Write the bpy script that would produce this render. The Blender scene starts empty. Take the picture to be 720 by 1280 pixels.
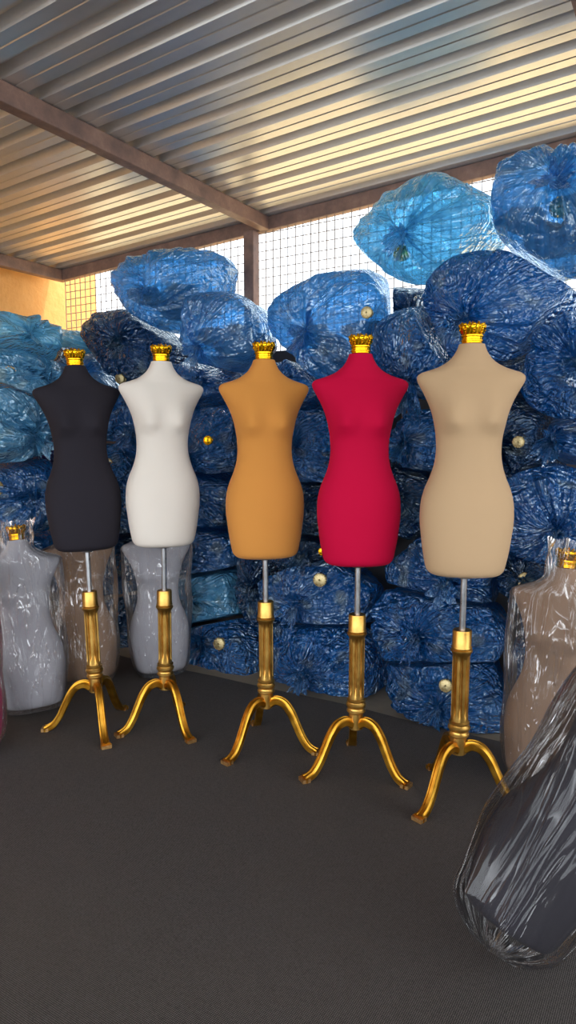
import bpy, bmesh, math, random
import numpy as np
from mathutils import Vector, Matrix

# ------------------------------------------------------------------ camera
S = bpy.context.scene
COL = S.collection
F, PY, HC, YAW = 850.0, 550.0, 1.23, math.radians(31.4)
PITCH = math.atan((640 - PY) / F)
cam_d = bpy.data.cameras.new('camera')
cam_d.sensor_fit = 'VERTICAL'; cam_d.sensor_height = 36; cam_d.lens = 36 * F / 1280
cam_d.clip_start = 0.05; cam_d.clip_end = 300
cam = bpy.data.objects.new('camera', cam_d); COL.objects.link(cam)
cam.location = (0, 0, HC); cam.rotation_euler = (math.pi / 2 - PITCH, 0, YAW)
S.camera = cam

# ------------------------------------------------------------------ light
S.view_settings.view_transform = 'Standard'; S.view_settings.look = 'None'
S.view_settings.gamma = 1.0; S.view_settings.use_curve_mapping = False
S.view_settings.exposure = -0.15
SKY_STRENGTH, SKY_BACK, SUN_STRENGTH = 5.0, 2.9, 3.7      # open sky in front of the shed, haze behind it, sun
world = bpy.data.worlds.new('hazy_sky'); S.world = world; world.use_nodes = True
wn = world.node_tree.nodes; wl = world.node_tree.links
_tc = wn.new('ShaderNodeTexCoord'); _sx = wn.new('ShaderNodeSeparateXYZ'); _mr = wn.new('ShaderNodeMapRange')
wl.new(_tc.outputs['Generated'], _sx.inputs[0]); wl.new(_sx.outputs[1], _mr.inputs['Value'])
_mr.inputs['From Min'].default_value = -0.8; _mr.inputs['From Max'].default_value = 0.6
_mr.inputs['To Min'].default_value = SKY_STRENGTH; _mr.inputs['To Max'].default_value = SKY_BACK
wn['Background'].inputs[0].default_value = (0.90, 0.95, 1.0, 1)
wl.new(_mr.outputs[0], wn['Background'].inputs[1])
sun_d = bpy.data.lights.new('sun', 'SUN'); sun_d.energy = SUN_STRENGTH; sun_d.angle = 0.02
sun_d.color = (1.0, 0.93, 0.82)
sun = bpy.data.objects.new('sun', sun_d); COL.objects.link(sun)
sun.rotation_euler = Vector((-0.45, -0.22, -0.86)).to_track_quat('-Z', 'Y').to_euler()
sun.location = (3, 6, 8)

# ------------------------------------------------------------------ picking points of the place by sight lines
FW = np.array([-math.sin(YAW), math.cos(YAW), 0]); RT = np.array([math.cos(YAW), math.sin(YAW), 0])
FD = FW * math.cos(PITCH) - np.array([0, 0, 1]) * math.sin(PITCH)
UPV = np.array([0, 0, 1]) * math.cos(PITCH) + FW * math.sin(PITCH)
EYE = np.array([0, 0, HC])
def ray(x, y): return FD + RT * (x - 360) / F + UPV * (640 - y) / F
def atz(x, y, z): d = ray(x, y); return EYE + d * (z - HC) / d[2]
def atv(x, y, v): d = ray(x, y); return EYE + d * v / d[1]
def atu(x, y, u): d = ray(x, y); return EYE + d * u / d[0]

# ------------------------------------------------------------------ helpers
def srgb(r, g, b):
    f = lambda c: c / 12.92 if c <= 0.04045 else ((c + 0.055) / 1.055) ** 2.4
    return (f(r / 255), f(g / 255), f(b / 255), 1)

class NT:
    """small node-graph builder"""
    def __init__(self, name):
        self.m = bpy.data.materials.new(name); self.m.use_nodes = True
        self.t = self.m.node_tree; self.t.nodes.clear()
        self.out = self.t.nodes.new('ShaderNodeOutputMaterial')
    def n(self, kind, **kw):
        nd = self.t.nodes.new('ShaderNode' + kind)
        for k, v in kw.items():
            if k in nd.inputs.keys() if isinstance(k, str) else False: self.set(nd, k, v)
            else: setattr(nd, k, v)
        return nd
    def set(self, nd, k, v):
        if hasattr(v, 'is_linked') or isinstance(v, bpy.types.NodeSocket): self.t.links.new(v, nd.inputs[k])
        else: nd.inputs[k].default_value = v
    def i(self, nd, **kw):
        for k, v in kw.items(): self.set(nd, k.replace('_', ' '), v)
        return nd
    def math(self, op, a, b=0.0, c=None):
        nd = self.n('Math', operation=op)
        self.set(nd, 0, a); self.set(nd, 1, b)
        if c is not None: self.set(nd, 2, c)
        return nd.outputs[0]
    def coord(self, which='Object'): return self.n('TexCoord').outputs[which]
    def noise(self, vec, scale, detail=3.0, rough=0.55, dist=0.0):
        nd = self.n('TexNoise'); self.set(nd, 'Vector', vec); self.set(nd, 'Scale', scale)
        self.set(nd, 'Detail', detail); self.set(nd, 'Roughness', rough); self.set(nd, 'Distortion', dist)
        return nd.outputs['Fac']
    def mapping(self, vec, scale):
        nd = self.n('Mapping'); self.set(nd, 'Vector', vec); self.set(nd, 'Scale', scale); return nd.outputs[0]
    def ramp(self, fac, stops):
        nd = self.n('ValToRGB'); e = nd.color_ramp.elements
        while len(e) < len(stops): e.new(0.5)
        for q, (p, c) in zip(e, stops): q.position = p; q.color = c
        self.set(nd, 0, fac); return nd.outputs[0]
    def mix(self, fac, a, b):
        nd = self.n('Mix', data_type='RGBA'); self.set(nd, 0, fac); self.set(nd, 6, a); self.set(nd, 7, b); return nd.outputs[2]
    def bump(self, h, strength, dist, normal=None):
        nd = self.n('Bump'); self.set(nd, 'Height', h); self.set(nd, 'Strength', strength); self.set(nd, 'Distance', dist)
        if normal is not None: self.set(nd, 'Normal', normal)
        return nd.outputs[0]
    def done(self, shader): self.t.links.new(shader, self.out.inputs[0]); return self.m
    def principled(self, **kw):
        nd = self.n('BsdfPrincipled')
        for k, v in kw.items(): self.set(nd, k.replace('_', ' '), v)
        return nd.outputs[0]
    def mixsh(self, fac, a, b):
        nd = self.n('MixShader'); self.set(nd, 0, fac); self.t.links.new(a, nd.inputs[1]); self.t.links.new(b, nd.inputs[2]); return nd.outputs[0]

def link(name, me, mat, parent=None, smooth=True, sharp=0.7):
    o = bpy.data.objects.new(name, me); COL.objects.link(o)
    if mat is not None and not me.materials: me.materials.append(mat)
    if parent is not None: o.parent = parent
    if smooth:
        me.polygons.foreach_set('use_smooth', [True] * len(me.polygons)); me.update()
        if sharp: me.set_sharp_from_angle(angle=sharp)
    return o
def tag(o, label=None, cat=None, group=None, kind=None):
    if label: o['label'] = label
    if cat: o['category'] = cat
    if group: o['group'] = group
    if kind: o['kind'] = kind
    return o
def empty(name, mat4):
    o = bpy.data.objects.new(name, None); COL.objects.link(o); o.empty_display_size = 0.05
    o.matrix_world = mat4; return o
def mesh_from(verts, faces, name='mesh', uvs=None):
    me = bpy.data.meshes.new(name); me.from_pydata([tuple(v) for v in verts], [], faces); me.update()
    if uvs is not None:
        l = me.uv_layers.new(name='UVMap'); vi = np.empty(len(me.loops), int); me.loops.foreach_get('vertex_index', vi)
        l.data.foreach_set('uv', np.asarray(uvs)[vi].ravel())
    return me
def grid_faces(rows, n, closed=True, cap0=False, cap1=False, off=0):
    f = []
    m = n if closed else n - 1
    for r in range(rows - 1):
        for c in range(m):
            c2 = (c + 1) % n
            f.append((off + r * n + c, off + r * n + c2, off + (r + 1) * n + c2, off + (r + 1) * n + c))
    if cap0: f.append(tuple(off + i for i in reversed(range(n))))
    if cap1: f.append(tuple(off + (rows - 1) * n + i for i in range(n)))
    return f
def lathe(prof, n=32, wob=None):
    """profile of (radius, height) pairs turned about Z"""
    a = np.linspace(0, 2 * math.pi, n, endpoint=False); V = []
    for k, (r, z) in enumerate(prof):
        rr = np.full(n, r) if wob is None else r + wob(a, z)
        V += [(rr[i] * math.cos(a[i]), rr[i] * math.sin(a[i]), z) for i in range(n)]
    return mesh_from(V, grid_faces(len(prof), n, True, True, True), 'turned')
def boxes_mesh(bl):
    V, Fc = [], []
    for (lo, hi) in bl:
        o = len(V)
        for z in (lo[2], hi[2]):
            V += [(lo[0], lo[1], z), (hi[0], lo[1], z), (hi[0], hi[1], z), (lo[0], hi[1], z)]
        Fc += [(o, o+3, o+2, o+1), (o+4, o+5, o+6, o+7), (o, o+1, o+5, o+4), (o+1, o+2, o+6, o+5), (o+2, o+3, o+7, o+6), (o+3, o, o+4, o+7)]
    return mesh_from(V, Fc, 'boxes')
def frame(origin, zaxis, facing):
    """matrix whose Z is zaxis and whose -Y points as far as it can to 'facing'"""
    z = Vector(zaxis).normalized(); y = -Vector(facing); y = (y - z * y.dot(z)).normalized(); x = y.cross(z)
    m = Matrix((x, y, z)).transposed().to_4x4(); m.translation = Vector(origin); return m

# ------------------------------------------------------------------ materials
def fabric(name, col, rough=0.85, sheen=0.06):
    g = NT(name); c = g.coord()
    weave = g.noise(g.mapping(c, (1, 1, 1.6)), 900, 1)
    soft = g.noise(c, 5, 3)
    base = g.mix(g.math('MULTIPLY', soft, 0.25), col, (col[0] * .8, col[1] * .8, col[2] * .8, 1))
    return g.done(g.principled(Base_Color=base, Roughness=rough, Sheen_Weight=sheen, Sheen_Roughness=0.5,
                               Specular_IOR_Level=0.2, Normal=g.bump(weave, 0.12, 0.001)))
def metal(name, col, rough, dark=None, scale=60, bump=0.25):
    g = NT(name); c = g.coord()
    n1 = g.noise(c, scale, 4)
    base = g.mix(g.ramp(n1, [(0.35, (0, 0, 0, 1)), (0.75, (1, 1, 1, 1))]), dark or col, col)
    return g.done(g.principled(Base_Color=base, Metallic=1.0, Roughness=g.math('ADD', g.math('MULTIPLY', n1, 0.25), rough - .1),
                               Normal=g.bump(n1, bump, 0.002)))
def plastic_bag(name, col, thin, clear, trans_mix=0.35, pale=0.35, gloss=0.065, shade=0.6, crumple=1.0):
    """thin blue polythene: glossy, lets light through, partly see-through"""
    g = NT(name); uv = g.coord('UV'); c = g.coord('Object')
    st = g.noise(g.mapping(uv, (34, 2.0, 1)), 1.0, 1.5, 0.5, 0.8)        # pleats running out of the knot
    st2 = g.noise(g.mapping(uv, (90, 5, 1)), 1.0, 0.5, 0.5, 0.6)
    cr = g.noise(c, 9, 1.0, 0.5, 1.8)
    cr2 = g.noise(c, 22, 0.6, 0.5, 1.5)
    ab = lambda q: g.math('ABSOLUTE', g.math('SUBTRACT', q, 0.5))
    h = g.math('ADD', g.math('ADD', ab(st), g.math('MULTIPLY', ab(st2), 0.5)), g.math('ADD', g.math('MULTIPLY', ab(cr), 1.5), g.math('MULTIPLY', ab(cr2), 0.6)))
    nrm = g.bump(h, crumple, 0.085)
    press = g.ramp(g.noise(c, 5.5, 2, 0.5, 0.4), [(0.52, (0, 0, 0, 1)), (0.72, (1, 1, 1, 1))])      # where the pale forms inside press on the film
    tone = g.mix(g.math('MULTIPLY', st, shade), col, (col[0] * .4, col[1] * .55, col[2] * .65, 1))
    tone = g.mix(g.math('MULTIPLY', press, pale), tone, (0.16, 0.32, 0.52, 1))
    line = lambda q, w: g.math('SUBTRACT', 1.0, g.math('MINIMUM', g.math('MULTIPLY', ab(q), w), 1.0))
    crease_glint = g.math('MAXIMUM', line(st, 20.0), g.math('MAXIMUM', g.math('MULTIPLY', line(st2, 12.0), .45), g.math('MULTIPLY', line(cr2, 26.0), .7)))   # crease highlights painted as lighter lines in the film colour
    tone = g.mix(g.math('MULTIPLY', crease_glint, 0.42), tone, (min(1, col[0] * 2 + .06), min(1, col[1] * 1.7 + .12), min(1, col[2] * 1.35 + .15), 1))
    spot = g.ramp(g.noise(g.mapping(c, (1, 1, 1.2)), 8.5, 1, 0.4, 0.2), [(0.61, (0, 0, 0, 1)), (0.70, (1, 1, 1, 1))])      # pale crown ends just under the film
    tone = g.mix(g.math('MULTIPLY', spot, 0.45), tone, (0.42, 0.50, 0.38, 1))
    body = g.n('BsdfDiffuse'); g.set(body, 'Color', tone); g.set(body, 'Normal', nrm)
    tr = g.n('BsdfTranslucent'); g.set(tr, 'Color', thin); g.set(tr, 'Normal', nrm)
    tp = g.n('BsdfTransparent'); g.set(tp, 'Color', thin)
    gl = g.n('BsdfGlossy'); g.set(gl, 'Roughness', 0.075); g.set(gl, 'Normal', nrm); g.set(gl, 'Color', (.78, .92, 1, 1))
    fr = g.n('Fresnel'); g.set(fr, 'IOR', 1.5); g.set(fr, 'Normal', nrm)
    sh = g.mixsh(trans_mix, body.outputs[0], tr.outputs[0])
    see = g.math('MULTIPLY', g.ramp(g.math('ADD', g.math('MULTIPLY', st, .6), g.math('MULTIPLY', cr, .4)), [(0.3, (1, 1, 1, 1)), (0.62, (.3, .3, .3, 1))]), clear)
    sh = g.mixsh(see, sh, tp.outputs[0])
    return g.done(g.mixsh(g.math('MINIMUM', g.math('ADD', g.math('MULTIPLY', fr.outputs[0], 1.0), g.math('ADD', g.math('MULTIPLY', crease_glint, .14), gloss)), 0.65), sh, gl.outputs[0]))
def clear_film(name, haze=0.03, shine=0.2, coarse=1.0, bumpy=0.8):
    g = NT(name); uv = g.coord('UV'); c = g.coord('Object')
    st = g.noise(g.mapping(uv, (26 / coarse, 2.6 / coarse, 1)), 1.0, 3, 0.55, 0.8)
    cr = g.noise(g.mapping(c, (1, 1, .35)), 9 / coarse, 2, 0.5, 1.2)
    line = lambda q, w: g.math('SUBTRACT', 1.0, g.math('MINIMUM', g.math('MULTIPLY', g.math('ABSOLUTE', g.math('SUBTRACT', q, .5)), w), 1.0))
    ridge, ridge2 = line(st, 22.0 * coarse), line(cr, 30.0 * coarse)
    h = g.math('ADD', g.math('ADD', st, g.math('MULTIPLY', ridge, .1)), g.math('MULTIPLY', g.math('ABSOLUTE', g.math('SUBTRACT', cr, .5)), 1.2))
    nrm = g.bump(h, bumpy, 0.03 * coarse)
    gl = g.n('BsdfGlossy'); g.set(gl, 'Roughness', 0.1); g.set(gl, 'Normal', nrm); g.set(gl, 'Color', (1, 1, 1, 1))
    df = g.n('BsdfDiffuse'); g.set(df, 'Color', (.8, .8, .82, 1)); g.set(df, 'Normal', nrm)
    tp = g.n('BsdfTransparent'); g.set(tp, 'Color', (.96, .96, .97, 1))
    fr = g.n('Fresnel'); g.set(fr, 'IOR', 1.4)
    a = g.mixsh(haze, tp.outputs[0], df.outputs[0])
    fac = g.math('ADD', g.math('MULTIPLY', fr.outputs[0], 0.8), g.math('MULTIPLY', g.math('MAXIMUM', ridge, g.math('MULTIPLY', ridge2, .5)), shine))
    return g.done(g.mixsh(g.math('MINIMUM', fac, 0.85), a, gl.outputs[0]))

M = {}
M['gold'] = metal('brushed_gold_paint', srgb(226, 172, 66), 0.34, srgb(186, 128, 36), 22, 0.1)
M['column'] = metal('antique_gold_paint', srgb(228, 186, 104), 0.34, srgb(196, 148, 70), 22, 0.1)
M['crown'] = metal('shiny_gold_plating', srgb(250, 205, 40), 0.18, srgb(215, 150, 15), 120, 0.1)
M['chrome'] = metal('steel_tube', srgb(190, 192, 195), 0.28, srgb(160, 162, 165), 30, 0.05)
M['foot'] = metal('worn_pale_gold', srgb(225, 185, 130), 0.45, srgb(180, 130, 70), 60)
FAB = dict(black=fabric('black_jersey', srgb(40, 37, 44), sheen=0.0), white=fabric('white_jersey', srgb(230, 221, 210)),
           mustard=fabric('mustard_jersey', srgb(208, 140, 66)), red=fabric('crimson_jersey', srgb(192, 0, 56), sheen=0.0),
           beige=fabric('beige_jersey', srgb(190, 159, 123)), brown=fabric('brown_jersey', srgb(150, 122, 100)),
           grey=fabric('pale_grey_jersey', srgb(174, 172, 177)), magenta=fabric('magenta_jersey', srgb(160, 20, 80)))
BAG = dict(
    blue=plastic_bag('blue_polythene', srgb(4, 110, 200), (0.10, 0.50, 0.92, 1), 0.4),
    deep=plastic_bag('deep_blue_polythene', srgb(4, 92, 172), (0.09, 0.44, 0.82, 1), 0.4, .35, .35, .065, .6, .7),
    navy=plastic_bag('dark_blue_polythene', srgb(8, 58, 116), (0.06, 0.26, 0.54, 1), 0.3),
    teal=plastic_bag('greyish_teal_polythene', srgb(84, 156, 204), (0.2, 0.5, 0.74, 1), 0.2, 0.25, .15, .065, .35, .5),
    bright=plastic_bag('backlit_look_blue_polythene', srgb(110, 205, 255), (0.40, 0.80, 1.0, 1), 0.15, 0.3, 0.0, .065, .2, .45),  # colour lifted to stand in for backlight on the upper left bags
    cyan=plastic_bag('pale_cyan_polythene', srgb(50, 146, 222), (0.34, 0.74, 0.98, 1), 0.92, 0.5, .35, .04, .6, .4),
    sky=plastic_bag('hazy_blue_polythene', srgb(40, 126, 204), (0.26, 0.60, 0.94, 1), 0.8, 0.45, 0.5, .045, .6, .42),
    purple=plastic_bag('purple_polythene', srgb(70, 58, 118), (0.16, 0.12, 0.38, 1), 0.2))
M['film'] = clear_film('clear_polythene')
M['loose_film'] = clear_film('loose_clear_polythene', 0.012, 0.06, 2.3, 0.6)

def mat_roof():
    g = NT('galvanised_sheet'); c = g.coord()
    n1 = g.noise(g.mapping(c, (0.5, 9, 1)), 2.0, 4)
    sp = g.noise(c, 34, 2)
    col = g.mix(g.math('ADD', g.math('MULTIPLY', n1, .6), g.math('MULTIPLY', sp, .4)), (0.62, 0.63, 0.62, 1), (0.80, 0.80, 0.79, 1))
    return g.done(g.principled(Base_Color=col, Metallic=0.65, Roughness=g.math('ADD', g.math('MULTIPLY', n1, 0.12), 0.25), Normal=g.bump(n1, 0.04, 0.01)))
def mat_rust():
    g = NT('rusty_red_oxide_steel'); c = g.coord()
    n1 = g.noise(c, 9, 6, 0.65)
    col = g.ramp(n1, [(0.3, srgb(112, 92, 86)), (0.55, srgb(146, 116, 104)), (0.75, srgb(172, 142, 126))])
    return g.done(g.principled(Base_Color=col, Roughness=0.55, Metallic=0.15, Normal=g.bump(n1, 0.2, 0.004)))
def mat_carpet():
    g = NT('charcoal_woven_mat'); c = g.coord()
    sx = g.n('SeparateXYZ'); g.set(sx, 0, c)
    k = 2 * math.pi / 0.0085
    a = g.math('SINE', g.math('MULTIPLY', g.math('ADD', sx.outputs[0], sx.outputs[1]), k))
    b = g.math('SINE', g.math('MULTIPLY', g.math('SUBTRACT', sx.outputs[0], sx.outputs[1]), k))
    p = g.math('ADD', g.math('MULTIPLY', g.math('MULTIPLY', a, b), 0.5), 0.5)
    dirt = g.noise(c, 1.7, 5, 0.6)
    spk = g.noise(c, 260, 2)
    dots = g.ramp(g.math('MULTIPLY', p, g.math('ADD', spk, .45)), [(0.3, srgb(25, 23, 24)), (0.8, srgb(112, 106, 104))])
    col = g.mix(g.math('MULTIPLY', g.ramp(dirt, [(0.4, (0, 0, 0, 1)), (0.8, (1, 1, 1, 1))]), 0.35), dots, srgb(84, 76, 70))
    return g.done(g.principled(Base_Color=col, Roughness=0.75, Specular_IOR_Level=0.3, Normal=g.bump(p, 0.5, 0.003)))
def mat_plain(name, c1, c2, scale, rough=0.9, bump=0.3, bdist=0.01):
    g = NT(name); c = g.coord(); n1 = g.noise(c, scale, 6, 0.6)
    return g.done(g.principled(Base_Color=g.mix(n1, c1, c2), Roughness=rough, Specular_IOR_Level=0.2, Normal=g.bump(n1, bump, bdist)))
M['roof'] = mat_roof(); M['rust'] = mat_rust(); M['carpet'] = mat_carpet()
M['concrete'] = mat_plain('dusty_concrete', srgb(120, 110, 98), srgb(160, 148, 130), 6)
M['plaster'] = mat_plain('ochre_plaster', srgb(226, 160, 92), srgb(240, 184, 116), 14, 0.95, 0.6, 0.02)
M['ground'] = mat_plain('sandy_ground', srgb(220, 188, 136), srgb(236, 206, 156), 1.5)
M['yard'] = mat_plain('grey_yard', srgb(92, 90, 88), srgb(112, 109, 106), 1.5)
M['block'] = mat_plain('grey_block', srgb(70, 70, 74), srgb(96, 94, 92), 8)
M['wire'] = mat_plain('dull_wire', srgb(130, 118, 110), srgb(160, 150, 142), 30, 0.6)

# ------------------------------------------------------------------ the setting
BV = 3.45                                   # line of the back fence
def roof_z(u): return 2.447 + 0.0445 * (u + 2.3)      # underside of the frame
sl = math.atan(0.0445)
o = link('ground', boxes_mesh([((-14, BV + 0.1, -0.12), (14, 22, -0.06))]), M['ground'], smooth=False); tag(o, kind='structure')
o = link('yard', boxes_mesh([((-14, -14, -0.12), (14, BV + 0.1, -0.065))]), M['yard'], smooth=False); tag(o, kind='structure')
o = link('floor', boxes_mesh([((-4.4, -3.6, -0.06), (3.0, BV + 0.1, 0.0))]), M['concrete'], smooth=False); tag(o, kind='structure')
o = link('wall_left', boxes_mesh([((-4.45, -1.5, 0), (-4.25, 4.0, 3.1))]), M['plaster'], smooth=False); tag(o, kind='structure')
o = link('added_wall_back', boxes_mesh([((-4.25, BV - 0.01, 0), (3.0, BV + 0.14, 1.75))]), M['block'], smooth=False); tag(o, kind='structure')  # unseen low wall, added so gaps between the bags stay dark

def roof_mesh():
    p = 0.1715
    base = [(0, 0), (0.046, 0), (0.049, 0.003), (0.053, 0.003), (0.056, 0), (0.104, 0), (0.120, 0.037), (0.155, 0.037)]
    V, Fc = [], []
    pts = []
    v = -2.6
    while v < BV + 0.12:
        pts += [(v + a, h) for a, h in base]; v += p
    us = [-4.4, -2.3, 0.0, 3.0]
    for u in us:
        for (vv, h) in pts: V.append((u, vv, roof_z(u) + 0.076 + h))
    n = len(pts)
    for r in range(len(us) - 1):
        for c in range(n - 1): Fc.append((r * n + c, (r + 1) * n + c, (r + 1) * n + c + 1, r * n + c + 1))
    return mesh_from(V, Fc, 'corrugated')
o = link('ceiling', roof_mesh(), M['roof'], smooth=False); tag(o, kind='structure')
sd = o.modifiers.new('thickness', 'SOLIDIFY'); sd.thickness = 0.0012; sd.offset = 1

def bevel(o, w=0.004):
    b = o.modifiers.new('edge', 'BEVEL'); b.width = w; b.segments = 2; b.limit_method = 'ANGLE'; return o
def beam_u(u0, u1, v0, v1, h):
    V = []
    for u in (u0, u1):
        z = roof_z(u); V += [(u, v0, z), (u, v1, z), (u, v1, z + h), (u, v0, z + h)]
    return mesh_from(V, [(0, 1, 2, 3), (7, 6, 5, 4), (0, 4, 5, 1), (1, 5, 6, 2), (2, 6, 7, 3), (3, 7, 4, 0)])
o = bevel(link('trim_1', beam_u(-4.06, 3.0, BV, BV + 0.05, 0.075), M['rust'], smooth=False)); tag(o, kind='structure')
def rafter(name, u, w, v0, v1):
    z = roof_z(u)
    o = bevel(link(name, boxes_mesh([((u - w / 2, v0, z - 0.002), (u + w / 2, v1, z + 0.074))]), M['rust'], smooth=False)); tag(o, kind='structure'); return o
rafter('trim_2', -2.265, 0.06, -2.6, BV - 0.002)
rafter('trim_3', -0.385, 0.06, -2.6, BV - 0.002)
rafter('trim_4', -4.03, 0.06, -2.6, BV - 0.002)
o = bevel(link('trim_5', boxes_mesh([((-2.375, BV - 0.062, 0.0), (-2.305, BV - 0.004, roof_z(-2.34) - .003))]), M['rust'], smooth=False)); tag(o, kind='structure')

# wire fence behind the bags
wb = []
u = -4.0
while u < 3.0:
    wb.append(((u - 0.0018, BV + 0.02, 1.7), (u + 0.0018, BV + 0.0252, roof_z(u)))); u += 0.0508
z = 1.73
while z < 2.72:
    u0 = max(-4.0, -2.3 + (z - 2.447) / 0.0445)
    if u0 < 3: wb.append(((u0, BV + 0.0252, z - 0.0018), (3.0, BV + 0.0304, z + 0.0018)))
    z += 0.0508
fence = link('wire_mesh_fence', boxes_mesh(wb), M['wire'], smooth=False)
tag(fence, 'thin square wire mesh fence behind the blue bags, under the roof edge', 'fence')

# woven mat
me = bpy.data.meshes.new('mat'); bm = bmesh.new()
nu, nv = 60, 50; u0, u1, v0, v1 = -2.95, 2.4, -3.4, 2.73
rows = []
for j in range(nv + 1):
    row = []
    for i in range(nu + 1):
        u = u0 + (u1 - u0) * i / nu; v = v0 + (v1 - v0) * j / nv
        if j == nv: v += 0.012 * math.sin(u * 3.1) + 0.006 * math.sin(u * 8)
        row.append(bm.verts.new((u, v, 0.006)))
    rows.append(row)
for j in range(nv):
    for i in range(nu): bm.faces.new((rows[j][i], rows[j][i+1], rows[j+1][i+1], rows[j+1][i]))
bm.to_mesh(me); bm.free()
o = link('floor_mat', me, M['carpet'], smooth=False); tag(o, 'charcoal woven mat covering the floor under the gold stands', 'mat')
sd = o.modifiers.new('thickness', 'SOLIDIFY'); sd.thickness = 0.005; sd.offset = -1

# ------------------------------------------------------------------ dress form pieces
TH = 0.757; K = TH / 950.0
_prof = [  # distance above hem (photo units), half width, front depth, back depth
    (0, 120, 62, 70), (6, 140, 84, 90), (14, 153, 98, 104), (30, 164, 108, 114), (65, 172, 116, 124), (115, 181, 121, 135), (165, 187, 124, 145), (215, 193, 126, 150),
    (265, 194, 125, 150), (315, 190, 121, 142), (365, 177, 112, 125), (415, 157, 103, 108), (465, 142, 98, 97),
    (515, 136, 97, 92), (565, 137, 100, 94), (615, 143, 106, 98), (665, 154, 110, 103), (715, 172, 106, 104), (765, 197, 94, 98),
    (795, 214, 84, 90), (815, 220, 76, 84), (827, 216, 70, 79), (838, 200, 65, 74), (848, 168, 62, 72), (860, 134, 60, 70), (875, 106, 57, 67),
    (895, 82, 55, 62), (915, 67, 53, 57), (935, 57, 51, 53), (950, 52, 49, 50)]
_P = np.array(_prof, float)
_P[:, 1] *= np.interp(_P[:, 0], [0, 350, 515, 800], [.975, .975, .965, .985])
def torso_section(h):
    """h above the hem in metres -> half width, front depth, back depth"""
    q = h / K
    return [np.interp(q, _P[:, 0], _P[:, i]) * K for i in (1, 2, 3)]
def torso_mesh(nr=130, n=80):
    q = _P * K
    m = np.zeros_like(q); dl = np.concatenate([[0], np.cumsum(np.hypot(np.diff(q[:, 0]), np.diff(q[:, 1])))])
    for i in range(len(q)):                              # tangents of a smooth curve through the table
        i0, i1 = max(0, i - 1), min(len(q) - 1, i + 1); m[i] = (q[i1] - q[i0]) / (dl[i1] - dl[i0])
    hs, tab = [], []
    for x in np.linspace(0, dl[-1], nr):
        i = min(np.searchsorted(dl, x, side='right') - 1, len(q) - 2); L = dl[i + 1] - dl[i]; f = (x - dl[i]) / L
        p = (2*f**3 - 3*f**2 + 1) * q[i] + (f**3 - 2*f**2 + f) * L * m[i] + (-2*f**3 + 3*f**2) * q[i+1] + (f**3 - f**2) * L * m[i+1]
        hs.append(p[0]); tab.append(p[1:])
    a = np.linspace(0, 2 * math.pi, n, endpoint=False); V = []
    for h, (w, f, b) in zip(hs, tab):
        e = 2.0 + 0.5 * math.exp(-((h / K - 240) / 260) ** 2)
        ca, sa = np.cos(a), np.sin(a)
        x = w * np.sign(ca) * np.abs(ca) ** (2 / e)
        d = np.where(sa < 0, f, b)
        y = d * np.sign(sa) * np.abs(sa) ** (2 / e)
        for sx in (-1, 1):                               # bust
            cz = 640 * K
            dz = h - cz; sg = 0.075 if dz > 0 else 0.034
            y -= np.where(sa < 0, 0.033 * np.exp(-((x - sx * 0.066) / 0.044) ** 2) * math.exp(-(dz / sg) ** 2), 0)
        y += np.where(sa > 0, 0.012 * math.exp(-((h / K - 220) / 90) ** 2) * np.cos(x / max(w, .01) * 1.2), 0)
        V += list(zip(x, y, np.full(n, h)))
    c0 = len(V); V.append((0, 0, 0)); 
    Fc = grid_faces(len(hs), n, True, False, True)
    Fc += [(c0, (i + 1) % n, i) for i in range(n)]
    return mesh_from(V, Fc, 'torso')
TORSO = torso_mesh()

def crown_meshes():
    prof = [(0.034, 0), (0.0375, 0.001), (0.0385, 0.004), (0.036, 0.006), (0.036, 0.010), (0.039, 0.012), (0.039, 0.016), (0.0365, 0.018),
            (0.037, 0.026), (0.040, 0.029), (0.040, 0.033), (0.037, 0.036), (0.040, 0.046), (0.043, 0.054), (0.0455, 0.062), (0.0445, 0.069), (0.036, 0.071), (0.02, 0.074), (0.002, 0.075)]
    def wob(a, z): return 0.0022 * np.abs(np.sin(8 * a)) * (1 if z > 0.036 and z < 0.068 else 0.15) + 0.002 * np.sin(16 * a + z * 400) * (1 if z > .04 and z < .068 else 0)
    band = lathe(prof, 96, wob)
    bm = bmesh.new()
    for k in range(8):
        a = 2 * math.pi * k / 8
        for (r, z, s) in ((0.0425, 0.068, 0.0068), (0.0425, 0.052, 0.005), (0.0395, 0.043, 0.0034)):
            bmesh.ops.create_icosphere(bm, subdivisions=2, radius=s, matrix=Matrix.Translation((r * math.cos(a), r * math.sin(a), z)))
        a += math.pi / 8
        bmesh.ops.create_icosphere(bm, subdivisions=2, radius=0.0045, matrix=Matrix.Translation((0.0435 * math.cos(a), 0.0435 * math.sin(a), 0.060)))
        bmesh.ops.create_cone(bm, cap_ends=True, segments=8, radius1=0.007, radius2=0.003, depth=0.010,
                              matrix=Matrix.Translation((0.041 * math.cos(a), 0.041 * math.sin(a), 0.0725)))
    orn = bpy.data.meshes.new('ornament'); bm.to_mesh(orn); bm.free()
    fin = lathe([(0.012, 0.071), (0.010, 0.074), (0.004, 0.076), (0.0055, 0.078), (0.004, 0.081), (0.0015, 0.083), (0.0005, 0.086)], 12)
    return band, orn, fin
CROWN = crown_meshes()
def add_crown(parent, h=TH, mat=None, tilt=0.0):
    c = link('crown', CROWN[0], mat or M['crown'], parent); c.location = (0, 0, h - 0.002); c.scale = (.9, .9, .9); c.rotation_euler = (0, tilt, 0)
    link('crown_ornament', CROWN[1], mat or M['crown'], c); link('crown_finial', CROWN[2], mat or M['crown'], c)
    return c

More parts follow.
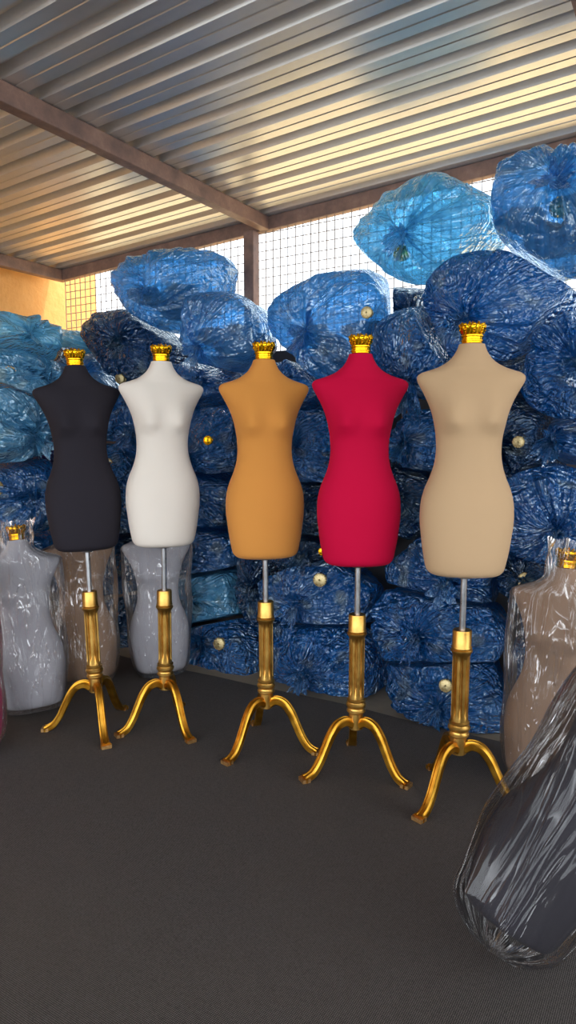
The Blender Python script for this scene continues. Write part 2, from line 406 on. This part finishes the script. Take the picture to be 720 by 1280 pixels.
def leg_mesh():
    ctrl = np.array([(0.018, 0.190), (0.045, 0.203), (0.078, 0.193), (0.105, 0.160), (0.127, 0.115), (0.150, 0.068), (0.176, 0.032), (0.202, 0.018), (0.214, 0.016)])
    t = np.arange(len(ctrl)); tt = np.linspace(0, len(ctrl) - 1, 40)
    def cr(P, x):
        i = int(min(x, len(P) - 1.0001)); f = x - i
        p = [P[max(0, min(len(P) - 1, i + k))] for k in (-1, 0, 1, 2)]
        return 0.5 * ((2 * p[1]) + (-p[0] + p[2]) * f + (2 * p[0] - 5 * p[1] + 4 * p[2] - p[3]) * f * f + (-p[0] + 3 * p[1] - 3 * p[2] + p[3]) * f ** 3)
    pts = np.array([cr(ctrl, x) for x in tt])
    tan = np.gradient(pts, axis=0); tan /= np.linalg.norm(tan, axis=1)[:, None]
    sec = [(-1, -.75), (-.8, -1), (.8, -1), (1, -.75), (1, .3), (.72, .55), (.62, 1), (.3, 1), (.22, .72), (-.22, .72), (-.3, 1), (-.62, 1), (-.72, .55), (-1, .3)]
    V = []
    for k, (p, tg) in enumerate(zip(pts, tan)):
        nrm = np.array([-tg[1], tg[0]]);
        s = k / 39; hw = 0.0185 - 0.0035 * math.sin(math.pi * s) + (0.004 * max(0, (s - .85) / .15)); ht = 0.0165 - 0.005 * s
        for (a, b) in sec:
            V.append((p[0] + nrm[0] * b * ht, a * hw, p[1] + nrm[1] * b * ht))
    return mesh_from(V, grid_faces(40, len(sec), True, True, True), 'leg')
LEG = leg_mesh()
FOOT = boxes_mesh([((0.196, -0.0195, 0.0065), (0.226, 0.0195, 0.020))])
def column_mesh():
    prof, z = [], 0
    P = [(0.004, .160), (0.022, .160), (0.027, .164), (0.027, .222), (0.031, .225), (0.035, .229), (0.035, .234), (0.031, .238), (0.030, .243), (0.034, .247), (0.037, .252),
         (0.037, .258), (0.033, .262), (0.031, .266), (0.034, .270), (0.034, .275), (0.029, .279), (0.0285, .292)]
    P += [(0.0285, .292 + .215 * i / 12) for i in range(1, 13)]
    P += [(0.031, .511), (0.033, .516), (0.036, .520), (0.036, .525), (0.032, .528), (0.034, .532), (0.034, .535), (0.0315, .538), (0.0315, .588), (0.030, .593), (0.0, .593)]
    def wob(a, z):
        if .293 < z < .506: return -0.0075 * np.clip(np.sin(9 * a) * 2.5 - .6, 0, 1)
        if .54 < z < .587: return 0.0006 * np.sin(40 * a)
        return np.zeros_like(a)
    return lathe(P, 120, wob)
COLUMN = column_mesh()
def pole_mesh(): return lathe([(0.0105, 0.55), (0.0105, 0.80)], 20)
POLE = pole_mesh()
FLANGE = lathe([(0.004, 0.768), (0.022, 0.768), (0.024, 0.771), (0.024, 0.776), (0.004, 0.777)], 24)
PLATE = lathe([(0.036, 0.0), (0.043, 0.0), (0.043, 0.006), (0.036, 0.006)], 24)

def make_stand_form(colour, base, leg_deg, face, tilt=(0, 0), hem=0.777, label='', size=1.0):
    """dress form on its gold tripod; face is the compass angle the chest looks to"""
    root = empty('dress_form', Matrix.Translation((base[0], base[1], 0.006)))
    tag(root, label, 'dress form', 'crowned dress forms on gold tripods')
    rot = Matrix.Rotation(tilt[0], 4, 'X') @ Matrix.Rotation(tilt[1], 4, 'Y')
    piv = Matrix.Translation((0, 0, 0.19)) @ rot @ Matrix.Translation((0, 0, -0.19))
    c = link('column', COLUMN, M['column'], root); c.matrix_local = piv
    p = link('pole', POLE, M['chrome'], root); p.matrix_local = piv
    t = link('torso', TORSO.copy(), None, root); t.data.materials.append(FAB[colour])
    t.matrix_local = piv @ Matrix.Translation((0, 0, hem)) @ Matrix.Rotation(math.radians(face + 90), 4, 'Z') @ Matrix.Scale(size, 4)
    fl = link('flange', FLANGE, M['chrome'], root); fl.matrix_local = piv @ Matrix.Translation((0, 0, hem - 0.7765))
    c2 = add_crown(t)
    for a in leg_deg:
        l = link('leg', LEG, M['gold'], root); l.rotation_euler = (0, 0, math.radians(a)); l.location = (0, 0, -0.006)
        link('foot_pad', FOOT, M['foot'], l, smooth=False)
    return root
CAMF = -90 + 31.4
make_stand_form('black', (-2.155, 1.96), (219, 327, 103), -36, (0.0, -0.045), 0.768, 'black dress form with gold crown on leaning gold tripod, farthest left of the row')
make_stand_form('white', (-1.920, 2.137), (245, 339, 114), -40, (0.0, 0.008), 0.783, 'white dress form with gold crown on gold tripod, between black and mustard forms')
make_stand_form('mustard', (-1.440, 2.193), (258, 12, 136), -49, (0.0, -0.004), 0.768, 'mustard orange dress form with gold crown on gold tripod')
make_stand_form('red', (-1.048, 2.200), (236, 354, 120), -57, (0.0, 0.002), 0.776, 'crimson red dress form with gold crown on gold tripod', .985)
make_stand_form('beige', (-0.662, 2.200), (253, 13, 133), -65, (0.0, 0.006), 0.778, 'beige dress form with gold crown on gold tripod, nearest of the row', .99)

# ------------------------------------------------------------------ dress forms in clear plastic wrap
def hull_above(x, y):
    """smallest concave curve above the points"""
    pts = []
    for p in zip(x, y):
        while len(pts) >= 2 and (pts[-1][1] - pts[-2][1]) * (p[0] - pts[-2][0]) <= (p[1] - pts[-2][1]) * (pts[-1][0] - pts[-2][0]): pts.pop()
        pts.append(p)
    pts = np.array(pts); return np.interp(x, pts[:, 0], pts[:, 1])
def wrap_mesh(seed, loose=0.016, top=0.10, below=0.012, n=120, crown=True):
    rng = np.random.default_rng(seed)
    hs = np.linspace(-below, TH + top, 90)
    tab = np.array([torso_section(min(max(h, 0.012), TH)) for h in hs])
    W = tab[:, 0].copy(); Fr = tab[:, 1].copy() + 0.024 * np.exp(-((hs - 640 * K) / .06) ** 2); Bk = tab[:, 2].copy()
    for A in (W, Fr, Bk):
        i1 = np.searchsorted(hs, 0.66); A[:i1 + 1] = hull_above(hs[:i1 + 1], A[:i1 + 1])
        i0 = i1; A[i0:] = np.maximum(A[i0:], 0.056)
    a = np.linspace(0, 2 * math.pi, n, endpoint=False); V, UV = [], []
    ph = rng.uniform(0, 6.28, 12); fr = rng.integers(5, 26, 12)
    for k, h in enumerate(hs):
        s = (h + below) / (TH + top + below)
        pl = sum(math.cos(h * 9 * ((q % 3) - 1) + ph[q]) * (1 - np.abs(np.sin(fr[q] * a / 2 + ph[q] + 3.0 * h * ((q % 5) - 2)))) for q in range(12)) / 12
        amp = loose * (0.7 + 1.4 * max(0, (h - .66) / .2))
        g = loose + 0.9 * amp * pl + 0.004 * np.sin(a * 3 + h * 20 + seed)
        sh = 1.0 if h >= 0.03 else math.sqrt(max(0.05, 1 - 0.9 * ((0.03 - h) / (below + 0.03)) ** 2)) if below > .03 else 1 - 0.12 * (0.03 - h) / 0.04
        top_f = 1.0 if h < TH + 0.02 else 1.0 + 0.5 * (h - TH - 0.02) / max(top, .01) * np.sin(5 * a + seed)
        ca, sa = np.cos(a), np.sin(a)
        x = (W[k] * top_f + g) * np.sign(ca) * np.abs(ca) ** 0.85 * sh; y = (np.where(sa < 0, Fr[k], Bk[k]) * top_f + g) * np.sign(sa) * np.abs(sa) ** 0.85 * sh
        V += list(zip(x, y, h + 0.006 * np.sin(7 * a + seed) * (1 if k else 0))); UV += list(zip(a / 6.2832, np.full(n, s)))
    c0 = len(V); V.append((0, 0, -below)); UV.append((.5, 0)); Fc = grid_faces(len(hs), n)
    Fc += [(c0, (i + 1) % n, i) for i in range(n)]
    return mesh_from(V, Fc, 'wrap', UV)
def make_wrapped(colour, base, lean, face, label, seed, top=0.09, crown=True, loose=0.013, film='film', below=0.012):
    root = empty('wrapped_dress_form', frame(base, lean, face))
    tag(root, label, 'dress form', 'dress forms wrapped in clear plastic')
    t = link('torso', TORSO.copy(), None, root); t.data.materials.append(FAB[colour])
    if crown: add_crown(t)
    link('plastic_wrap', wrap_mesh(seed, loose, top, below), M[film], root)
    return root
tc = lambda b: (-b[0], -b[1], 0)
def gp(x, y, z=0.02): q = atz(x, y, z); return (q[0], q[1], z)
b1 = gp(44, 882, .03); make_wrapped('grey', b1, (-0.13, 0.02, 1), (0.75, -0.65, 0), 'pale grey crowned dress form in clear wrap, leaning at far left', 3)
b2 = gp(112, 848, .03); make_wrapped('brown', b2, (-0.12, 0.03, 1), (0.75, -0.65, 0), 'brown dress form in clear wrap, leaning behind the black form\'s tripod', 5)
b3 = gp(202, 838, .03); make_wrapped('grey', b3, (-0.05, 0.02, 1), (0.7, -0.7, 0), 'light grey dress form in clear wrap, behind the white form\'s tripod', 8)
b0 = gp(-41, 934, .03); make_wrapped('magenta', b0, (-0.12, -0.01, 1), (0.8, -0.6, 0), 'magenta dress form in clear wrap, only its edge showing at left', 12, crown=True)
b4 = (-0.43, 2.45, .03); make_wrapped('brown', b4, (0.05, 0.10, 1), (0.1, -1, 0), 'crowned brown dress form in clear wrap, leaning on bags at right', 14, top=0.10)
b5 = gp(630, 1160, .11); make_wrapped('black', b5, (0.36, 0.52, 0.77), (0.85, -0.5, 0.1), 'black dress form in clear wrap, tilted over in the right foreground', 21, loose=0.022, film='loose_film', below=0.055)

# ------------------------------------------------------------------ blue bags
def sup_r(D, h, e=2.7):
    return (np.sum((np.abs(D) / h) ** e, axis=1)) ** (-1.0 / e)
class Bag: pass
BAGS = []
def bag(px, py, w, h, knot=(0, 0), tone='blue', dv=0.0, label='', roll=0.0, plane='v', deep=0.27, tuft=1.0, seed=None, swirl=0.0, e=3.0):
    b = Bag(); b.seed = seed or (len(BAGS) * 7 + 11)
    c = atv(px, py, 3.04 + dv) if plane == 'v' else atu(px, py, -3.22 + dv)
    d = (c - EYE) @ FD; r = ray(px, py)
    top = tone in ('cyan', 'sky', 'bright')
    W = w * d / F / 2 * (1.03 if top else 1.13); cz = h * d / F / 2 * (1.08 if top else 1.17)
    if plane == 'v': al = math.atan2(-r[0], r[1]); ax = 0
    else: al = math.atan2(r[1], -r[0]); ax = 1
    a = math.sqrt(max(W * W - (deep * math.sin(al)) ** 2, (0.62 * W) ** 2)) / max(math.cos(al), .5)
    a = min(max(a, 0.16), 0.42)
    b.c = c; b.h = np.array([a, deep, cz]) if ax == 0 else np.array([deep, a, cz])
    out = np.array([0, -1, 0.]) if plane == 'v' else np.array([1, 0, 0.])
    # knot as an offset in the picture from the centre of the bag, in half sizes
    side = np.array([1, 0, 0.]) if plane == 'v' else np.array([0, 1, 0.])
    kx, kz = knot; kn = out * math.sqrt(max(.15, 1 - kx * kx - kz * kz)) * .9 + side * kx * 1.0 + np.array([0, 0, 1.]) * kz
    b.k = kn / np.linalg.norm(kn); b.roll = math.radians(roll); b.tone = tone; b.label = label; b.tuft = tuft; b.swirl = swirl; b.e = e; b.out = out
    BAGS.append(b); return b

exec_list = [
# px, py, w, h, knot(x,z in half sizes), tone, dv, label, extra
# --- left stack (along the left wall)
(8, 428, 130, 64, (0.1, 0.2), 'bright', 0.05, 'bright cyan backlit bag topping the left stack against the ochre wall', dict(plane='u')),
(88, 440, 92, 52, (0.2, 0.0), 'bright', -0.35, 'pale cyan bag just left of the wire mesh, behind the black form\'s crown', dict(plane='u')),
(14, 478, 120, 86, (0.35, 0.1), 'teal', 0.12, 'greyish teal bag with white glints, second layer of the left stack', dict(plane='u')),
(2, 535, 110, 84, (0.3, -0.2), 'teal', 0.16, 'dull teal bag at left edge, level with the black form\'s bust', dict(plane='u')),
(58, 556, 78, 84, (0.0, -0.5), 'purple', 0.02, 'purple plastic bag peeping out left of the black form\'s waist', dict(plane='u')),
(72, 468, 62, 52, (-0.2, 0.0), 'purple', -0.3, 'purple bag behind the black form\'s left shoulder', dict(plane='u')),
(14, 622, 120, 92, (-0.15, 0.1), 'deep', 0.14, 'blue bag with a white patch above the crown of the wrapped grey form', dict(plane='u')),
(12, 700, 130, 90, (0.1, 0.1), 'deep', 0.08, 'blue bag behind the wrapped pale grey form at far left', dict(plane='u')),
# --- back wall, left part
(211, 366, 146, 92, (0.0, -0.15), 'sky', 0.04, 'big swirl-tied bag topping the pile left of the steel post', dict(swirl=2.4, tuft=.4)),
(172, 432, 112, 82, (0.2, 0.0), 'navy', 0.02, 'dark slate blue bag under the swirl-tied bag', {}),
(284, 417, 128, 88, (-0.35, -0.4), 'sky', -0.03, 'bright blue bag with star-like pleats, behind the white form\'s neck', {}),
(120, 482, 116, 66, (0.3, 0.2), 'sky', -0.02, 'light blue bag with a crown showing, between the black and white necks', {}),
(268, 487, 124, 64, (0.2, 0.1), 'deep', 0.05, 'blue bag between the shoulders of the white and mustard forms', {}),
(146, 528, 100, 60, (-0.1, 0.1), 'blue', 0.03, 'crumpled bright blue bag between black and white forms, at bust height', {}),
(144, 580, 104, 62, (-0.3, -0.2), 'blue', 0.02, 'blue bag with a pale spot, between the black and white waists', {}),
(140, 638, 104, 62, (0.1, 0.1), 'deep', 0.03, 'dark blue bag between the hips of the black and white forms', {}),
(150, 702, 120, 72, (0.1, 0.2), 'navy', 0.05, 'dark bag between the black and white hems, above the wrapped forms', {}),
(190, 540, 70, 70, (0, 0), 'deep', 0.06, 'blue bag mostly hidden behind the white form\'s bust', {}),
(200, 615, 70, 80, (0, 0), 'deep', 0.06, 'blue bag hidden behind the white form\'s hips', {}),
(272, 553, 112, 78, (-0.2, -0.3), 'blue', -0.02, 'starburst bag with a gold spot, between the white and mustard waists', {}),
(268, 620, 110, 66, (0.0, 0.2), 'deep', 0.03, 'smooth dull blue bag between the white and mustard hips', {}),
(262, 683, 128, 66, (-0.2, 0.0), 'deep', 0.06, 'blue bag just right of the white form\'s hem', {}),
(274, 742, 128, 76, (-0.35, 0.0), 'teal', 0.07, 'greenish grey bag between the white and mustard columns', {}),
(286, 810, 128, 84, (-0.25, 0.25), 'blue', 0.03, 'blue floor bag with a white spot, left of the mustard form\'s column', {}),
(170, 790, 130, 90, (0.0, 0.2), 'navy', 0.06, 'dark floor bag behind the wrapped light grey form', {}),
# --- middle
(428, 412, 176, 132, (-0.42, -0.1), 'sky', 0.0, 'large pale blue bag with a crown showing, between mustard and red necks', dict(seed=77)),
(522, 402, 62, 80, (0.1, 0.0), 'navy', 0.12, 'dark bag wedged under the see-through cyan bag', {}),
(372, 487, 112, 58, (0.1, 0.1), 'blue', -0.02, 'small crumpled blue bag behind the mustard form\'s right shoulder', {}),
(340, 545, 90, 80, (0.1, 0.1), 'deep', 0.06, 'blue bag hidden behind the mustard form\'s chest', {}),
(398, 555, 112, 88, (-0.2, 0.0), 'blue', -0.02, 'bright pleated bag between the mustard and red waists', {}),
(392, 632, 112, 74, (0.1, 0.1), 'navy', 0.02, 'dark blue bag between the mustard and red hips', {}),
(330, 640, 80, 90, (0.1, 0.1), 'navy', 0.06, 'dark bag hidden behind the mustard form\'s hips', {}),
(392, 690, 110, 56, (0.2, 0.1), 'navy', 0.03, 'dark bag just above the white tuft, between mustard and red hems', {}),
(404, 738, 150, 82, (-0.2, -0.2), 'deep', -0.02, 'blue bag with a white tuft, between the mustard and red columns', {}),
(406, 822, 150, 100, (-0.05, -0.1), 'blue', -0.05, 'pleated blue floor bag left of the red form\'s column', {}),
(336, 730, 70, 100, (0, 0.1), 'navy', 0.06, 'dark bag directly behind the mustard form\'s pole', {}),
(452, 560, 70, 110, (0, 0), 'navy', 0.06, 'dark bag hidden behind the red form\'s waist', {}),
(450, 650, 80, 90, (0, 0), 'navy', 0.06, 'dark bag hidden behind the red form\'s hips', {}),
# --- right part
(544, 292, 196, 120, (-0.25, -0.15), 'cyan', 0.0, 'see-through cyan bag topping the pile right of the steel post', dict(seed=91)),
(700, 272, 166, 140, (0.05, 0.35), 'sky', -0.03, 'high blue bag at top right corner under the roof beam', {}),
(622, 388, 216, 124, (-0.28, -0.2), 'deep', -0.05, 'wide glossy blue bag above the beige form\'s crown', dict(seed=45)),
(524, 446, 112, 90, (0.0, -0.65), 'blue', -0.04, 'crumpled blue bag with a tied end, between red and beige shoulders', dict(tuft=1.4)),
(714, 458, 100, 124, (0.2, 0.0), 'blue', -0.08, 'blue bag cut by right edge, level with the beige form\'s shoulder', {}),
(628, 476, 120, 70, (0.2, 0.0), 'navy', 0.05, 'dark bag just behind the beige form\'s right shoulder', {}),
(536, 551, 76, 66, (-0.2, 0.0), 'blue', -0.02, 'small bright blue bag left of the beige form\'s waist', {}),
(655, 552, 112, 100, (-0.3, 0.0), 'navy', 0.02, 'dark blue bag with a faint pale spot, right of the beige waist', {}),
(722, 548, 60, 60, (-0.3, 0.0), 'blue', 0.0, 'small bright bag cut by right edge, below the beige form\'s shoulder level', {}),
(516, 625, 100, 84, (0.0, 0.1), 'navy', 0.03, 'dark bag between the hips of the red and beige forms', {}),
(592, 590, 90, 130, (0.0, 0.0), 'navy', 0.07, 'dark bag hidden behind the beige form\'s waist', {}),
(694, 640, 116, 112, (0.2, -0.35), 'deep', -0.06, 'rounded blue bag right of the beige form\'s hips', dict(seed=33)),
(570, 708, 160, 84, (0.1, -0.1), 'deep', 0.0, 'dark glossy bag behind the beige form\'s hem and pole', {}),
(664, 716, 110, 80, (0.0, 0.0), 'navy', 0.03, 'dark bag between beige hem and the wrapped brown form\'s crown', {}),
(560, 783, 178, 88, (-0.3, 0.0), 'blue', -0.04, 'pleated blue bag behind the beige form\'s column, second from the floor', {}),
(568, 868, 166, 106, (-0.1, 0.0), 'blue', -0.08, 'pleated blue floor bag with a yellow spot, behind the beige column', {}),
(690, 840, 130, 130, (0.0, 0.0), 'navy', 0.03, 'dark floor bag behind the wrapped brown form', {}),
(700, 770, 110, 70, (0.0, 0.0), 'navy', 0.04, 'dark bag behind the wrapped brown form\'s shoulder', {}),
]
for row in exec_list: bag(*row[:4], knot=row[4], tone=row[5], dv=row[6], label=row[7], **row[8])

NT_, NP_ = 104, 176
def build_bag(b):
    rng = np.random.default_rng(b.seed)
    t = np.linspace(0, 1, NT_); th = math.pi * (0.012 + 0.976 * t ** 1.25)
    ph = np.linspace(0, 2 * math.pi, NP_, endpoint=False)
    T, Pm = np.meshgrid(th, ph, indexing='ij'); T = T.ravel(); Pm = Pm.ravel()
    k = b.k; e1 = np.cross(k, [0.1, 0.05, 1]); e1 /= np.linalg.norm(e1); e2 = np.cross(k, e1)
    Ps = Pm + b.swirl * np.exp(-T / 0.5)
    D = np.outer(np.cos(T), k) + np.outer(np.sin(T) * np.cos(Pm), e1) + np.outer(np.sin(T) * np.sin(Pm), e2)
    r0 = sup_r(D, b.h, b.e)
    nf = 15; N = rng.normal(size=(nf, 3)); N /= np.linalg.norm(N, axis=1)[:, None]     # taut flat facets of film between the corners of what is packed inside
    sp = np.sqrt(np.sum((N * b.h) ** 2, axis=1)) * rng.uniform(0.84, 1.06, nf)
    q = np.clip(D @ N.T / sp, 0, None) ** 16
    r0 = (np.sum(q, axis=1) + (1.0 / r0) ** 16) ** (-1.0 / 16)
    def rdir(): q = rng.normal(size=3); return q / np.linalg.norm(q)
    Q = D * r0[:, None] / 0.25                       # so creases keep their size on any bag
    lump = sum(np.sin(Q @ rdir() * rng.uniform(1.6, 3.2) + rng.uniform(0, 6.3)) for _ in range(5)) / 5
    gate = np.clip(sum(np.sin(int(rng.integers(1, 5)) * Pm + rng.uniform(0, 6.3)) for _ in range(3)) / 2 + .45, 0.05, 1.3)
    warp = sum(np.sin(Q @ rdir() * rng.uniform(3, 5) + rng.uniform(0, 6.3)) for _ in range(3)) / 3
    fold = 0
    for q in range(18):
        f = rng.uniform(2.5, 20); am = 0.034 / (1 + 0.24 * f)
        s = np.abs(np.sin(Q @ rdir() * f / 2 + rng.uniform(0, 6.3) + 0.9 * warp + 0.6 * lump))
        fold = fold + am * ((s - .6) if q % 3 else -(s - .6))
    pl = 0
    for q in range(9):
        m = int(rng.integers(4, 30)); pl = pl + (1 - 2 * np.abs(np.sin(m * Ps / 2 + rng.uniform(0, 6.3) + 1.2 * warp * (T > .3)))) / (1 + .02 * m)
    pl = pl / 9 * 2
    env = np.exp(-(T / 0.95) ** 1.8) * (1 - np.exp(-T / 0.16))
    rad = r0 * (1 + 0.10 * lump + fold * 1.9 + 0.24 * pl * env * gate - 0.20 * np.exp(-(T / 0.30) ** 2) * min(1, b.tuft + .2))
    P = D * rad[:, None]
    if b.roll:
        c, s = math.cos(b.roll), math.sin(b.roll); P = np.stack([P[:, 0] * c - P[:, 2] * s, P[:, 1], P[:, 0] * s + P[:, 2] * c], 1)
    b.P = P + b.c; b.uv = np.stack([Pm / 6.2832, T / math.pi], 1); b.r_mean = float(np.max(b.h))
def soft(s, L):
    a = 0.86 * L
    return np.where(s > a, a + (L - a) * (1 - np.exp(-(s - a) / max(L - a, 1e-4))), s)
for b in BAGS: build_bag(b)
def press(b):
    """flatten each bag where a neighbour, the floor or the back wall presses on it"""
    for o in BAGS:
        if o is b: continue
        dv = o.c - b.c; L = np.linalg.norm(dv)
        if L < 1e-3 or L > 1.3 * (b.r_mean + o.r_mean): continue
        n = dv / L
        ri = sup_r(n[None], b.h, b.e)[0]; rj = sup_r(n[None], o.h, o.e)[0]
        lim = L * ri / (ri + rj) - 0.003
        s = (b.P - b.c) @ n
        s2 = soft(s, lim); b.P = b.P + np.outer(s2 - s, n)
    for n, lim in ((np.array([0, 0, -1.]), b.c[2] - 0.004), (np.array([0, 1., 0]), BV - 0.075 - b.c[1]), (np.array([-1., 0, 0]), b.c[0] + 4.22)):
        s = (b.P - b.c) @ n
        b.P = b.P + np.outer(soft(s, max(lim, 0.05)) - s, n)
for _ in range(2):
    for b in BAGS: press(b)

def tuft_mesh(k, size, seed):
    rng = np.random.default_rng(seed); n, rows = 96, 14
    k = k / np.linalg.norm(k); e1 = np.cross(k, [0.1, 0.05, 1]); e1 /= np.linalg.norm(e1); e2 = np.cross(k, e1)
    a = np.linspace(0, 2 * math.pi, n, endpoint=False); V, UV = [], []
    p = rng.uniform(0, 6.3, 6); fq = rng.integers(3, 15, 6)
    for r in range(rows):
        s = r / (rows - 1)
        ruf = sum(np.sin(fq[q] * a + p[q] + s) for q in range(6)) / 3
        rad = (0.013 + 0.050 * s ** 1.3 * (1 + 0.55 * ruf)) * size
        ax = (-0.015 + 0.085 * s * (1 + 0.25 * np.sin(2 * a + p[0]) + 0.2 * ruf)) * size
        X = np.outer(ax, k) + np.outer(rad * np.cos(a), e1) + np.outer(rad * np.sin(a), e2)
        X[:, 2] -= 0.05 * s * s * size
        V += X.tolist(); UV += [(q / 6.28, s * .3) for q in a]
    return mesh_from(V, grid_faces(rows, n), 'tuft', UV)
for b in BAGS:
    P = b.P - b.c
    base = np.array([b.c[0], b.c[1], b.P[:, 2].min()])
    Fc = grid_faces(NT_, NP_, True, True, True)
    me = mesh_from(b.P - base, [tuple(reversed(f)) for f in Fc], 'bag', b.uv)
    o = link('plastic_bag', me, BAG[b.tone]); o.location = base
    tag(o, b.label, 'bag', 'stacked blue plastic bags')
    b.obj = o
    pole = b.P[:NP_].mean(0) - base
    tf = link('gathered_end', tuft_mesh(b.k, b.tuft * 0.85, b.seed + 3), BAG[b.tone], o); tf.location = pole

# crowns of the packed forms that show through the bags
def proj_all(P):
    q = P - EYE; z = q @ FD; return 360 + F * (q @ RT) / z, 640 - F * (q @ UPV) / z, z
PALE = metal('pale_gilt', srgb(215, 200, 160), 0.4, srgb(170, 150, 100), 90)
WHITE = fabric('white_padding', srgb(225, 215, 205))
def peep(x, y, mat, label, size=1.0, out=False):
    best = None
    for b in BAGS:
        X, Y, Z = proj_all(b.P); m = (np.hypot(X - x, Y - y) < 9)
        if m.any():
            i = np.where(m)[0][np.argmin(Z[m])]
            if best is None or Z[i] < best[0]: best = (Z[i], b.P[i].copy(), b)
    if best is None: return
    p = best[1]; d = Vector(EYE - p).normalized()
    nrm = Vector(best[2].out) * .7 + d * .5; nrm.normalize()
    root = empty('crown_cap', frame(Vector(p) - nrm * (0.040 if out else 0.084) * size, nrm, (0.2, 0.1, -1)))
    root.scale = (size,) * 3
    c = link('crown', CROWN[0], mat, root); 
    if c.data.materials[0] is not mat:
        c.material_slots[0].link = 'OBJECT'; c.material_slots[0].material = mat
    q = link('crown_ornament', CROWN[1], mat, c); q.material_slots[0].link = 'OBJECT'; q.material_slots[0].material = mat
    q = link('crown_finial', CROWN[2], mat, c); q.material_slots[0].link = 'OBJECT'; q.material_slots[0].material = mat
    tag(root, label, 'crown', 'crowns peeping through the blue bags')
peep(152, 482, PALE, 'pale gilt crown in a bag left of the white form\'s shoulder', .62, True)
peep(263, 551, M['crown'], 'gold crown in the starburst bag right of the white form\'s waist', .5, True)
peep(268, 800, PALE, 'pale crown in the floor bag left of the mustard column', .7, True)
peep(395, 718, PALE, 'pale crown in the bag left of the red form\'s pole', .7, True)
peep(553, 857, PALE, 'pale gilt crown in the floor bag left of the beige column', .6, True)
peep(455, 398, PALE, 'pale crown in the large bag just above the red form\'s crown', .55, True)
peep(132, 571, PALE, 'whitish crown in the bag right of the black form\'s waist', .6)
peep(22, 466, PALE, 'whitish crown in the teal bag at upper left', .8)
peep(3, 607, PALE, 'whitish crown in the bag at left edge above the wrapped grey form', .8)
peep(492, 316, M['crown'], 'dull gold crown in the see-through cyan bag at top', .7)
peep(692, 262, PALE, 'pale crown in the high bag at top right', .8)
peep(648, 722, PALE, 'pale crown in the bag right of the beige form\'s hem', .7)
peep(640, 555, PALE, 'pale crown in the dark bag right of the beige form\'s waist', .5, True)
peep(399, 694, M['crown'], 'gold crown bit just left of the red form\'s hem', .4, True)

# pale forms packed inside the see-through bags
def packed(label_bit, specs):
    for b in BAGS:
        if label_bit in b.label: break
    for (du, dz, s, ang, label) in specs:
        ax = Vector(b.out) * 1.0 + Vector((ang, 0, 0.1)); ax.normalize()
        org = Vector(b.c) + Vector((du * b.h[0], 0, dz * b.h[2])) - ax * (TH * s * 0.5 + 0.07)
        root = empty('packed_dress_form', frame(org, ax, (0.1, 0, 1))); root.scale = (s, s, s)
        t = link('torso', TORSO.copy(), None, root); t.data.materials.append(FAB['grey'])
        tag(root, label, 'dress form', 'pale dress forms packed inside the bags')
packed('see-through cyan', [(-.30, -.05, .50, -.4, 'dress form seen faintly in the left half of the see-through cyan bag'), (.30, -.1, .66, .1, 'dress form seen faintly in the right half of the see-through cyan bag')])
packed('swirl-tied bag topping', [(-.32, -.1, .6, -.1, 'dress form dimly inside the left of the swirl-tied bag'), (.36, -.15, .6, .2, 'dress form dimly inside the right of the swirl-tied bag')])
packed('large pale blue bag', [(-.38, -.1, .6, .1, 'dress form dimly inside the left of the large pale blue bag'), (.40, -.15, .64, .1, 'dress form dimly inside the right of the large pale blue bag')])
packed('bright blue bag with star', [(-.3, -.1, .55, .1, 'dress form dimly inside the left of the star-pleated bag'), (.36, -.1, .55, .1, 'dress form dimly inside the right of the star-pleated bag')])
packed('high blue bag at top', [(-.42, -.05, .6, -.2, 'dress form dimly inside the left of the high corner bag'), (.3, 0, .64, .1, 'dress form dimly inside the right of the high corner bag')])
